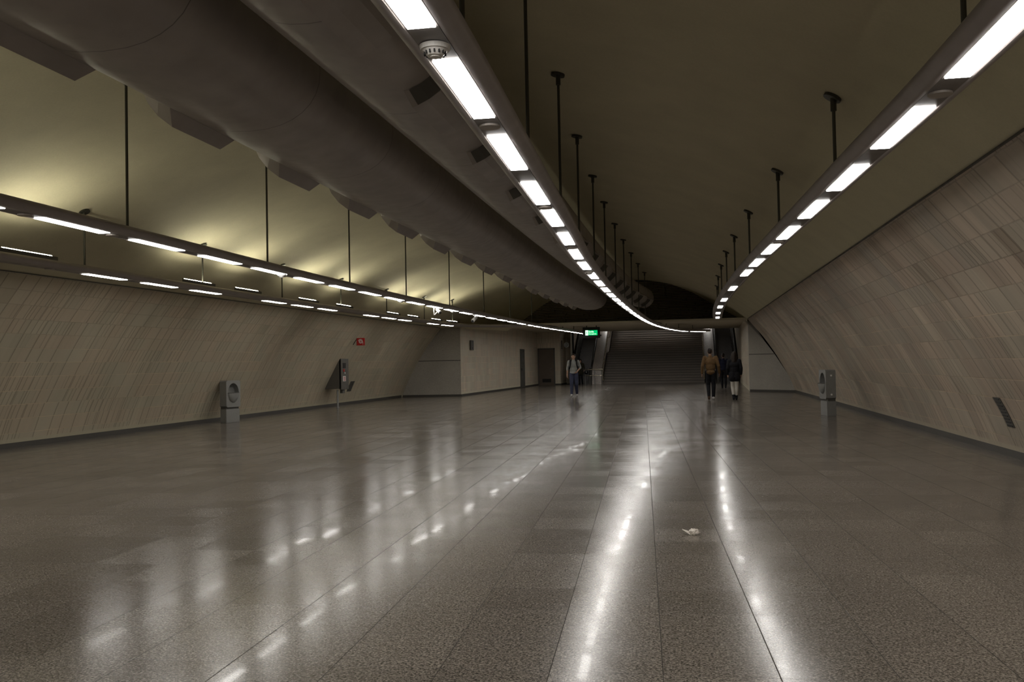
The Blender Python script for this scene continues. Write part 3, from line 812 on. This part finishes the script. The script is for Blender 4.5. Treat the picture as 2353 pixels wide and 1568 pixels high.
b = B(); box(b, -.30, -.26, -.02, .02, -.26, .30); obj('bracket', b, 'black', t)
b = B(); tube(b, (-.26, 0, 0), (.0, 0, 0), .012); seg_disc(b, (.02, .02, 0), (0, -1, 0), .17, .03, 26); obj('disc', b, 'steel', t)
b = B(); poly_tube(b, [(.02+.08*math.cos(a*.5), -.015, .08*math.sin(a*.5)) for a in range(-5, 6)], .012); obj('symbol', b, 'black', t)

# exit sign
ex = thing('exit_sign', 'green illuminated exit sign hanging before the left escalator', 'sign', (-4.82, 46.0, 2.66))
b = B(); box(b, -.44, .44, -.07, .07, 0, .56, .01); obj('case', b, 'black', ex)
MT['green'] = emat('sign_green', (.0, .50, .14), 1.2); MT['glow'] = emat('sign_white', (.75, 1.0, .82), 1.8)
b = B(); box(b, -.31, .32, -.085, -.07, .14, .40); pn = obj('lit_panel', b, 'green', ex)
b = B(); box(b, -.30, -.16, -.095, -.085, .14, .40); pc = obj('pictogram', b, 'glow', pn)
b = B(); seg_disc(b, (-.225, -.096, .345), (0, -1, 0), .018, .004, 12)
poly_tube(b, [(-.225, -.098, .32), (-.235, -.098, .26), (-.26, -.098, .20)], .012); poly_tube(b, [(-.235, -.098, .26), (-.205, -.098, .23), (-.20, -.098, .18)], .010); poly_tube(b, [(-.26, -.098, .28), (-.225, -.098, .31), (-.19, -.098, .27)], .008)
obj('running_figure', b, 'green', pc)
def text(body, size, loc, m, parent, name='lettering', rot=(math.pi/2, 0, 0), ext=.002):
    cu = bpy.data.curves.new('t', 'FONT'); cu.body = body; cu.size = size; cu.extrude = ext
    o = link(bpy.data.objects.new('t', cu)); dg = bpy.context.evaluated_depsgraph_get()
    me = bpy.data.meshes.new_from_object(o.evaluated_get(dg)); bpy.data.objects.remove(o, do_unlink=True)
    me.materials.clear(); me.materials.append(MT[m]); q = link(bpy.data.objects.new(name, me)); q.parent = parent; q.location = loc; q.rotation_euler = rot; return q
text('Sa\u00edda', .13, (-.13, -.088, .285), 'glow', pn)
text('Emerg\u00eancia', .085, (-.13, -.088, .185), 'glow', pn)
for x in (-.24, .26):
    b = B(); tube(b, (x, 0, .56), (x, 0, .71), .025); obj('hanger', b, 'black', ex)

# crumpled paper on the floor
from mathutils import noise as NZ
MT['paper'] = cloth('tissue_paper', (.80, .74, .66), .12)
t = B(); bmesh.ops.create_icosphere(t, subdivisions=4, radius=1)
for v in t.verts:
    d = v.co.normalized(); f_ = .8+.40*NZ.noise(d*1.7+Vector((3, 1, 2)))+.30*abs(NZ.noise(d*4.2))
    v.co = Vector((d.x*.040*f_+.018, d.y*.034*f_, max(0, .022+d.z*.034*f_)))
g = []
for i in range(7):
    row = []
    for j in range(5):
        u_, w_ = i/6, j/4-.5
        row.append(t.verts.new((-.012-.062*u_, w_*.05*(1-.75*u_)+.006*math.sin(5*u_), .012+.030*u_+.010*math.cos(6*w_)*(1-u_))))
    g.append(row)
for i in range(6):
    for j in range(4): t.faces.new((g[i][j], g[i][j+1], g[i+1][j+1], g[i+1][j]))
ext = bmesh.ops.extrude_face_region(t, geom=[f for f in t.faces if len(f.verts) == 4])
bmesh.ops.translate(t, verts=[v for v in ext['geom'] if isinstance(v, bmesh.types.BMVert)], vec=(0, 0, .004))
pp = obj('crumpled_paper', t, 'paper', None, False)
pp.location = (0.0, 7.43, 0)
tag(pp, 'crumpled white paper tissue lying on the granite floor', 'litter')

# ------------------------------------------------------------------ people
def blob(parts, voxel, name, m, parent=None, smooth=2, cuts=()):
    """parts: ('c', p1, r1, p2, r2) tapered limbs, ('e', centre, radii[, rotation]) rounded masses; fused into one skin"""
    b = B()
    for q in parts:
        if q[0] == 'c':
            p1, r1, p2, r2 = Vector(q[1]), q[2], Vector(q[3]), q[4]; d = p2-p1
            fl = q[5] if len(q) > 5 else (1, 1)
            tube(b, p1, p2, r1, 14, r2)
            for c, r in ((p1, r1), (p2, r2)): bmesh.ops.create_icosphere(b, subdivisions=2, radius=r, matrix=Matrix.Translation(c))
        else:
            c, r = Vector(q[1]), q[2]; mx = Matrix.Translation(c)
            if len(q) > 3: mx = mx @ Matrix.Rotation(q[3][0], 4, q[3][1])
            mx = mx @ Matrix.Diagonal((*r, 1)); bmesh.ops.create_icosphere(b, subdivisions=3, radius=1, matrix=mx)
    me = bpy.data.meshes.new('t'); b.to_mesh(me); b.free(); o = link(bpy.data.objects.new('t', me))
    md = o.modifiers.new('r', 'REMESH'); md.mode = 'VOXEL'; md.voxel_size = voxel; md.use_smooth_shade = True
    sm = o.modifiers.new('s', 'SMOOTH'); sm.factor = .5; sm.iterations = smooth
    dg = bpy.context.evaluated_depsgraph_get(); me2 = bpy.data.meshes.new_from_object(o.evaluated_get(dg))
    bpy.data.objects.remove(o, do_unlink=True); me2.name = name
    if cuts:
        bb = B(); bb.from_mesh(me2)
        for co, no in cuts:
            bmesh.ops.bisect_plane(bb, geom=bb.verts[:]+bb.edges[:]+bb.faces[:], plane_co=co, plane_no=no, clear_outer=True)
            ed = [e for e in bb.edges if e.is_boundary]
            if ed: bmesh.ops.holes_fill(bb, edges=ed)
        bb.to_mesh(me2); bb.free()
    me2.materials.clear(); me2.materials.append(MT[m])
    for p in me2.polygons: p.use_smooth = True
    q = link(bpy.data.objects.new(name, me2))
    if parent: q.parent = parent
    return q
def hand(wrist, elbow, curl, s, palm_in):
    """s: +1 left / -1 right hand; fingers hang along the forearm direction"""
    w_ = Vector(wrist); d = (w_-Vector(elbow)).normalized(); side = Vector(palm_in).normalized(); side = (side-d*side.dot(d)).normalized()
    wid = d.cross(side).normalized()*s
    out = [('c', w_, .026, w_+d*.03, .028), ('e', w_+d*.055, (.016, .016, .016))]
    for k in range(4):
        base = w_+d*.082+wid*(.030-.020*k); root = w_+d*.02+wid*(.018-.012*k)
        out.append(('c', root, .015, base, .012))
        L = (.040, .046, .043, .033)[k]
        p1 = base+d*L*.95+side*L*curl*.5; p2 = p1+d*L*.6+side*L*(.35+curl*.6); p3 = p2+d*L*.25+side*L*.5
        out += [('c', base, .0105, p1, .0095), ('c', p1, .0095, p2, .009), ('c', p2, .009, p3, .008)]
    t0 = w_+d*.022+wid*.022; t1 = t0+d*.032+wid*.030+side*.012; t2 = t1+d*.030+wid*.008+side*.012
    out += [('c', t0, .014, t1, .011), ('c', t1, .011, t2, .009)]
    return out
def person(loc, rz, label, H, J, mats, garments, vox=.0095):
    """J: joints in a 1.75 m body facing -Y"""
    k = H/1.75
    sc = lambda v: Vector(v)*k
    j = {n_: sc(v) for n_, v in J.items()}
    P = []
    hd = j['head']
    P += [('e', hd, (.074*k, .092*k, .112*k)), ('e', hd+sc((0, -.018, -.055)), (.056*k, .066*k, .062*k)), ('c', j['neck'], .052*k, hd+sc((0, .012, -.05)), .052*k)]
    f_ = hd+sc((0, -.086, -.012))
    P += [('c', f_+sc((0, .008, .012)), .010*k, f_+sc((0, -.016, -.026)), .014*k)]
    P += [('e', hd+sc((sx*.031, -.080, .010)), (.016*k, .012*k, .009*k)) for sx in (-1, 1)]
    P += [('e', hd+sc((0, -.081, -.062)), (.024*k, .012*k, .008*k)), ('e', hd+sc((0, -.074, -.096)), (.024*k, .018*k, .016*k))]
    P += [('e', hd+sc((sx*.077, .008, -.012)), (.010*k, .019*k, .030*k)) for sx in (-1, 1)]
    ch, pe = j['chest'], j['pelvis']
    P += [('e', ch, (.158*k, .10*k, .17*k)), ('e', (ch+pe)/2, (.128*k, .088*k, .17*k)), ('e', pe, (.150*k, .105*k, .12*k)), ('c', ch+sc((0, 0, .1)), .07*k, j['neck'], .055*k)]
    for s, n_ in ((1, 'l'), (-1, 'r')):
        sh, el, wr = j['sh_'+n_], j['el_'+n_], j['wr_'+n_]; hp, kn, an, toe = j['hip_'+n_], j['kn_'+n_], j['an_'+n_], j['toe_'+n_]
        P += [('c', ch+sc((s*.10, 0, .09)), .055*k, sh, .052*k), ('c', sh, .050*k, el, .037*k), ('c', el, .038*k, wr, .025*k)]
        P += hand(wr, el, .5, s, (-s*1.0, -.35, 0))
        P += [('c', hp, .084*k, kn, .055*k), ('c', kn, .054*k, kn+(an-kn)*.32+sc((0, .012, 0)), .053*k), ('c', kn+(an-kn)*.32+sc((0, .012, 0)), .053*k, an, .034*k), ('c', an, .036*k, toe, .028*k)]
    body = blob(P, vox, 'person', mats['skin']); body.location = loc; body.rotation_euler = (0, 0, rz)
    tag(body, label, 'person')
    for g in garments:
        parts, m, nm = g[0](j, k), g[1], g[2]
        blob(parts, g[3] if len(g) > 3 else .011, nm, m, body, cuts=g[4](j, k) if len(g) > 4 else ())
    # dark eyes and brows only where the face is seen
    if mats.get('face'):
        b = B()
        for sx in (-1, 1):
            bmesh.ops.create_icosphere(b, subdivisions=2, radius=.011*k, matrix=Matrix.Translation(hd+sc((sx*.031, -.086, .012))))
            tube(b, hd+sc((sx*.014, -.092, .032)), hd+sc((sx*.048, -.082, .034)), .005*k, 6)
        obj('eyes', b, 'rubber', body)
        b = B(); tube(b, hd+sc((-.020, -.093, -.060)), hd+sc((.020, -.093, -.060)), .0045*k, 6); obj('mouth', b, 'lips', body)
    return body
MT['lips'] = mat('lips', (.28, .10, .08), .5)
def trousers(r=1.0, flare=0.0):
    def g(j, k):
        o = [('e', j['pelvis']-Vector((0, 0, .02*k)), (.162*k*r, .116*k, .085*k))]
        for n_ in 'lr':
            hp, kn, an = j['hip_'+n_], j['kn_'+n_], j['an_'+n_]
            o += [('c', hp, .098*k*r, kn, .076*k*r), ('c', kn, .076*k*r, kn+(an-kn)*.35+Vector((0, .012*k, 0)), .070*k*r), ('c', kn+(an-kn)*.35+Vector((0, .012*k, 0)), .070*k*r, an+(kn-an)*.06, .054*k*r+flare)]
        return o
    return g
def top(r=1.0, low=0.0, sleeve='wr', collar=True, sl=1.0, sleeve_t=.93):
    def g(j, k):
        ch, pe = j['chest'], j['pelvis']
        o = [('e', ch, (.178*k*r, .122*k*r, .18*k)), ('e', (ch+pe)/2, (.158*k*r, .119*k*r, .20*k)), ('e', pe+Vector((0, 0, .04*k-low)), (.168*k*r, .122*k*r, .10*k)),
             ('c', ch+Vector((0, 0, .10*k)), .085*k, j['neck']-Vector((0, 0, .01*k)), .068*k)]
        if low > .1: o += [('c', pe+Vector((sx*.06*k, 0, 0)), .12*k*r, pe+Vector((sx*.075*k, 0, -low)), .125*k*r) for sx in (-1, 1)]
        for s, n_ in ((1, 'l'), (-1, 'r')):
            sh, el, wr = j['sh_'+n_], j['el_'+n_], j['wr_'+n_]
            o += [('c', ch+Vector((s*.10*k, 0, .09*k)), .070*k*r, sh, .066*k*r)]
            if sleeve == 'wr': o += [('c', sh, .066*k*r*sl, el, .054*k*r*sl), ('c', el, .054*k*r*sl, el+(wr-el)*sleeve_t, .042*k*r*sl)]
            else: o += [('c', sh, .066*k*r*sl, el, .054*k*r*sl), ('c', el, .054*k*r*sl, el+(wr-el)*.22, .05*k*r*sl)]
        return o
    return g
def shoes(n_, h=.0):
    def g(j, k):
        an, toe = j['an_'+n_], j['toe_'+n_]; d = (toe-an); heel = an-Vector((d.x, d.y, 0))*.35
        o = [('c', Vector((heel.x, heel.y, toe.z+.006*k)), .040*k, Vector((toe.x, toe.y, toe.z+.004*k)), .036*k), ('c', an, .048*k, Vector((heel.x, heel.y, toe.z+.02*k)), .042*k), ('c', an-Vector((0, 0, .015)), .045*k, toe+Vector((0, 0, .012*k)), .034*k)]
        if h: o.append(('c', an, .047*k, an+(j['kn_'+n_]-an)*h, .056*k))
        return o
    return g
def hair_short(j, k):
    h = j['head']; V_ = Vector
    return [('e', h+V_((0, .014, .034))*k, (.083*k, .092*k, .090*k)), ('e', h+V_((0, -.055, .085))*k, (.060*k, .040*k, .032*k)), ('e', h+V_((.02, -.072, .070))*k, (.040*k, .022*k, .020*k)), ('e', h+V_((0, .052, -.03))*k, (.066*k, .045*k, .060*k))]
def hair_crop(j, k):
    h = j['head']; V_ = Vector
    return [('e', h+V_((0, .012, .030))*k, (.078*k, .086*k, .086*k)), ('e', h+V_((0, .040, -.02))*k, (.066*k, .056*k, .060*k))]
def hair_long(j, k):
    h = j['head']; V_ = Vector
    return [('e', h+V_((0, .016, .030))*k, (.092*k, .100*k, .098*k)), ('c', h+V_((-.065, .03, -.02))*k, .046*k, h+V_((-.088, .03, -.22))*k, .040*k), ('c', h+V_((.065, .03, -.02))*k, .046*k, h+V_((.088, .03, -.22))*k, .040*k),
            ('c', h+V_((0, .06, 0))*k, .070*k, h+V_((0, .085, -.24))*k, .065*k), ('e', h+V_((0, .085, -.26))*k, (.10*k, .05*k, .07*k))]
base = dict(head=(0, -.02, 1.632), neck=(0, 0, 1.475), chest=(0, 0, 1.27), pelvis=(0, 0, .95),
            sh_l=(.178, .0, 1.42), el_l=(.235, .03, 1.14), wr_l=(.235, -.03, .90), sh_r=(-.178, 0, 1.42), el_r=(-.235, .03, 1.14), wr_r=(-.24, -.03, .90),
            hip_l=(.088, 0, .93), kn_l=(.095, -.02, .50), an_l=(.10, .02, .085), toe_l=(.115, -.13, .038),
            hip_r=(-.088, 0, .93), kn_r=(-.095, -.02, .50), an_r=(-.10, .02, .085), toe_r=(-.115, -.13, .038))
for nm, c, v in (('grey_jumper', (.27, .275, .26), .12), ('denim', (.045, .050, .085), .25), ('tan', (.115, .068, .030), .2), ('black_cloth', (.010, .010, .012), .3), ('dark_olive', (.030, .028, .016), .3),
                 ('navy', (.012, .014, .032), .3), ('tights', (.55, .52, .46), .08), ('dark_brown', (.05, .028, .016), .2)):
    MT[nm] = cloth(nm, c, v)
MT['hair'] = cloth('dark_hair', (.018, .012, .009), .3); MT['hair'].node_tree.nodes['Principled BSDF'].inputs['Roughness'].default_value = .5
MT['shoe'] = mat('pale_shoe', (.42, .40, .38), .5)

# the young man walking towards us
J = dict(base); J.update(sh_l=(.180, .0, 1.425), el_l=(.262, .05, 1.17), wr_l=(.155, -.17, 1.03), el_r=(-.245, .05, 1.15), wr_r=(-.262, .0, .90),
    kn_l=(.10, -.04, .50), an_l=(.115, .16, .10), toe_l=(.125, .03, .036), kn_r=(-.095, -.13, .51), an_r=(-.095, -.22, .10), toe_r=(-.115, -.36, .045), head=(.0, -.02, 1.632))
man = person((-4.62, 36.75, 0), math.radians(7), 'person in a light grey jumper and blue jeans walking towards us', 1.79, J, dict(skin='skin', face=True),
    [(top(1.0, .02, sleeve='el'), 'grey_jumper', 'jumper'), (trousers(1.0), 'denim', 'jeans'), (shoes('l'), 'shoe', 'shoe'), (shoes('r'), 'shoe', 'shoe'), (hair_short, 'hair', 'hair')])
k = 1.79/1.75
bp = thing('backpack', 'black backpack worn by the person in the light grey jumper', 'backpack', (-4.62, 36.75, 0), math.radians(7))
MTk = MT['black_cloth']
blob([('e', Vector((0, .19, 1.22))*k, (.15, .10, .22)), ('e', Vector((0, .24, 1.12))*k, (.12, .07, .12))], .014, 'bag', 'black_cloth', bp)
for sx in (-1, 1):
    pts = [(sx*.10, .12, 1.42), (sx*.115, .03, 1.485), (sx*.120, -.085, 1.44), (sx*.125, -.128, 1.33), (sx*.145, -.118, 1.20), (sx*.172, -.06, 1.12), (sx*.17, .08, 1.10)]
    b = B(); pts = [Vector(p)*k for p in pts]
    cp = catmull(pts, 5); V, Fc = [], []
    for i, p in enumerate(cp):
        for dx, o_ in ((-.024, 0), (.024, 0), (.024, .014), (-.024, .014)):
            nrm = Vector((sx*.2, p.y, (p.z-1.3)*.4)).normalized(); V.append(p+Vector((dx, 0, 0))+nrm*o_)
    for i in range(len(cp)-1):
        for q in range(4): Fc.append((i*4+q, (i+1)*4+q, (i+1)*4+(q+1) % 4, i*4+(q+1) % 4))
    mesh_obj('shoulder_strap', V, Fc, 'black_cloth', bp)

# the woman at the foot of the left escalator
J = dict(base); J.update(el_l=(.25, .02, 1.16), wr_l=(.30, -.18, 1.02), kn_l=(.08, -.03, .50), an_l=(.08, .12, .10), toe_l=(.09, -.02, .038))
person((-6.62, 56.2, 0), math.radians(-8), 'person in a dark olive coat at the foot of the left escalator', 1.62, J, dict(skin='skin', face=True),
    [(top(1.08, .16), 'dark_olive', 'coat'), (trousers(.92), 'black_cloth', 'trousers'), (shoes('l'), 'black_cloth', 'shoe'), (shoes('r'), 'black_cloth', 'shoe'), (hair_long, 'hair', 'hair')], .011)
hb = thing('handbag', 'black handbag with a bright clasp on the arm of the person in the olive coat', 'bag', (-6.22, 55.88, .66), math.radians(-8))
b = B(); box(b, -.13, .13, -.055, .055, 0, .20, .03); obj('bag_body', b, 'black_cloth', hb)
b = B(); poly_tube(b, [(-.09, 0, .18), (-.07, 0, .29), (0, 0, .33), (.07, 0, .29), (.09, 0, .18)], .008); obj('strap', b, 'black_cloth', hb)
b = B(); seg_disc(b, (0, -.056, .14), (0, -1, 0), .022, .01, 14); obj('clasp', b, 'white', hb)

# the man in the tan jacket, seen from behind
J = dict(base); J.update(sh_l=(.185, 0, 1.425), sh_r=(-.185, 0, 1.425), el_l=(.262, .06, 1.15), wr_l=(.285, .02, .90), el_r=(-.262, .03, 1.15), wr_r=(-.290, -.06, .91),
    kn_l=(.085, -.06, .50), an_l=(.070, .14, .11), toe_l=(.075, -.01, .045), kn_r=(-.088, -.04, .50), an_r=(-.075, .02, .085), toe_r=(-.085, -.14, .038), head=(.012, -.03, 1.632))
person((.80, 32.25, 0), math.pi+math.radians(-2), 'person in a tan jacket and black trousers walking away, left of the group of three', 1.83, J, dict(skin='gskin'),
    [(top(1.06, .06, sleeve_t=.97), 'tan', 'jacket'), (trousers(.98), 'black_cloth', 'trousers'), (shoes('l'), 'dark_brown', 'shoe'), (shoes('r'), 'shoe', 'shoe'), (hair_crop, 'hair', 'hair')])
# the one in navy further ahead
J = dict(base); J.update(el_l=(.24, .04, 1.15), wr_l=(.25, .06, .90), kn_l=(.08, -.10, .50), an_l=(.07, -.02, .10), toe_l=(.08, -.17, .045), kn_r=(-.09, .02, .50), an_r=(-.08, .16, .12), toe_r=(-.085, .03, .05))
person((1.72, 44.6, 0), math.pi, 'person in dark navy clothes ahead, between the tan jacket and the black coat', 1.72, J, dict(skin='gskin'),
    [(top(1.05, .03), 'navy', 'jacket'), (trousers(.98), 'black_cloth', 'trousers'), (shoes('l'), 'black_cloth', 'shoe'), (shoes('r'), 'black_cloth', 'shoe'), (hair_short, 'hair', 'hair')], .011)
# the woman in the black coat and pale tights
J = dict(base); J.update(el_l=(.24, .03, 1.15), wr_l=(.235, -.06, .93), el_r=(-.24, .03, 1.15), wr_r=(-.235, -.05, .93),
    hip_l=(.075, 0, .93), kn_l=(.075, -.04, .50), an_l=(.048, .08, .10), toe_l=(.05, -.06, .045), hip_r=(-.075, 0, .93), kn_r=(-.075, -.02, .50), an_r=(-.050, -.01, .085), toe_r=(-.055, -.16, .038))
person((1.60, 31.95, 0), math.pi, 'person in a black knee-length coat and pale tights walking away', 1.68, J, dict(skin='skin'),
    [(top(1.14, .15), 'black_cloth', 'coat'), (trousers(.88), 'tights', 'tights'), (shoes('l', .22), 'black_cloth', 'ankle_boot'), (shoes('r', .22), 'black_cloth', 'ankle_boot'), (hair_long, 'hair', 'hair')])

# lamps on the stair-hall ceiling that light the steps and parapets
for x, lb in ((-5.6, 'ceiling light over the left escalator inside the stair hall'), (-2.15, 'ceiling light over the middle of the staircase'), (1.5, 'ceiling light over the right parapet inside the stair hall')):
    t = thing('ceiling_light', lb, 'ceiling light', (x, 64.0, 5.1))
    b = B(); box(b, -.10, .10, -.75, .75, -.02, .30, .01); obj('housing', b, 'rail', t)
    b = B(); box(b, -.075, .075, -.7, .7, -.03, -.02); obj('lamp_panel', b, 'lamp', t)
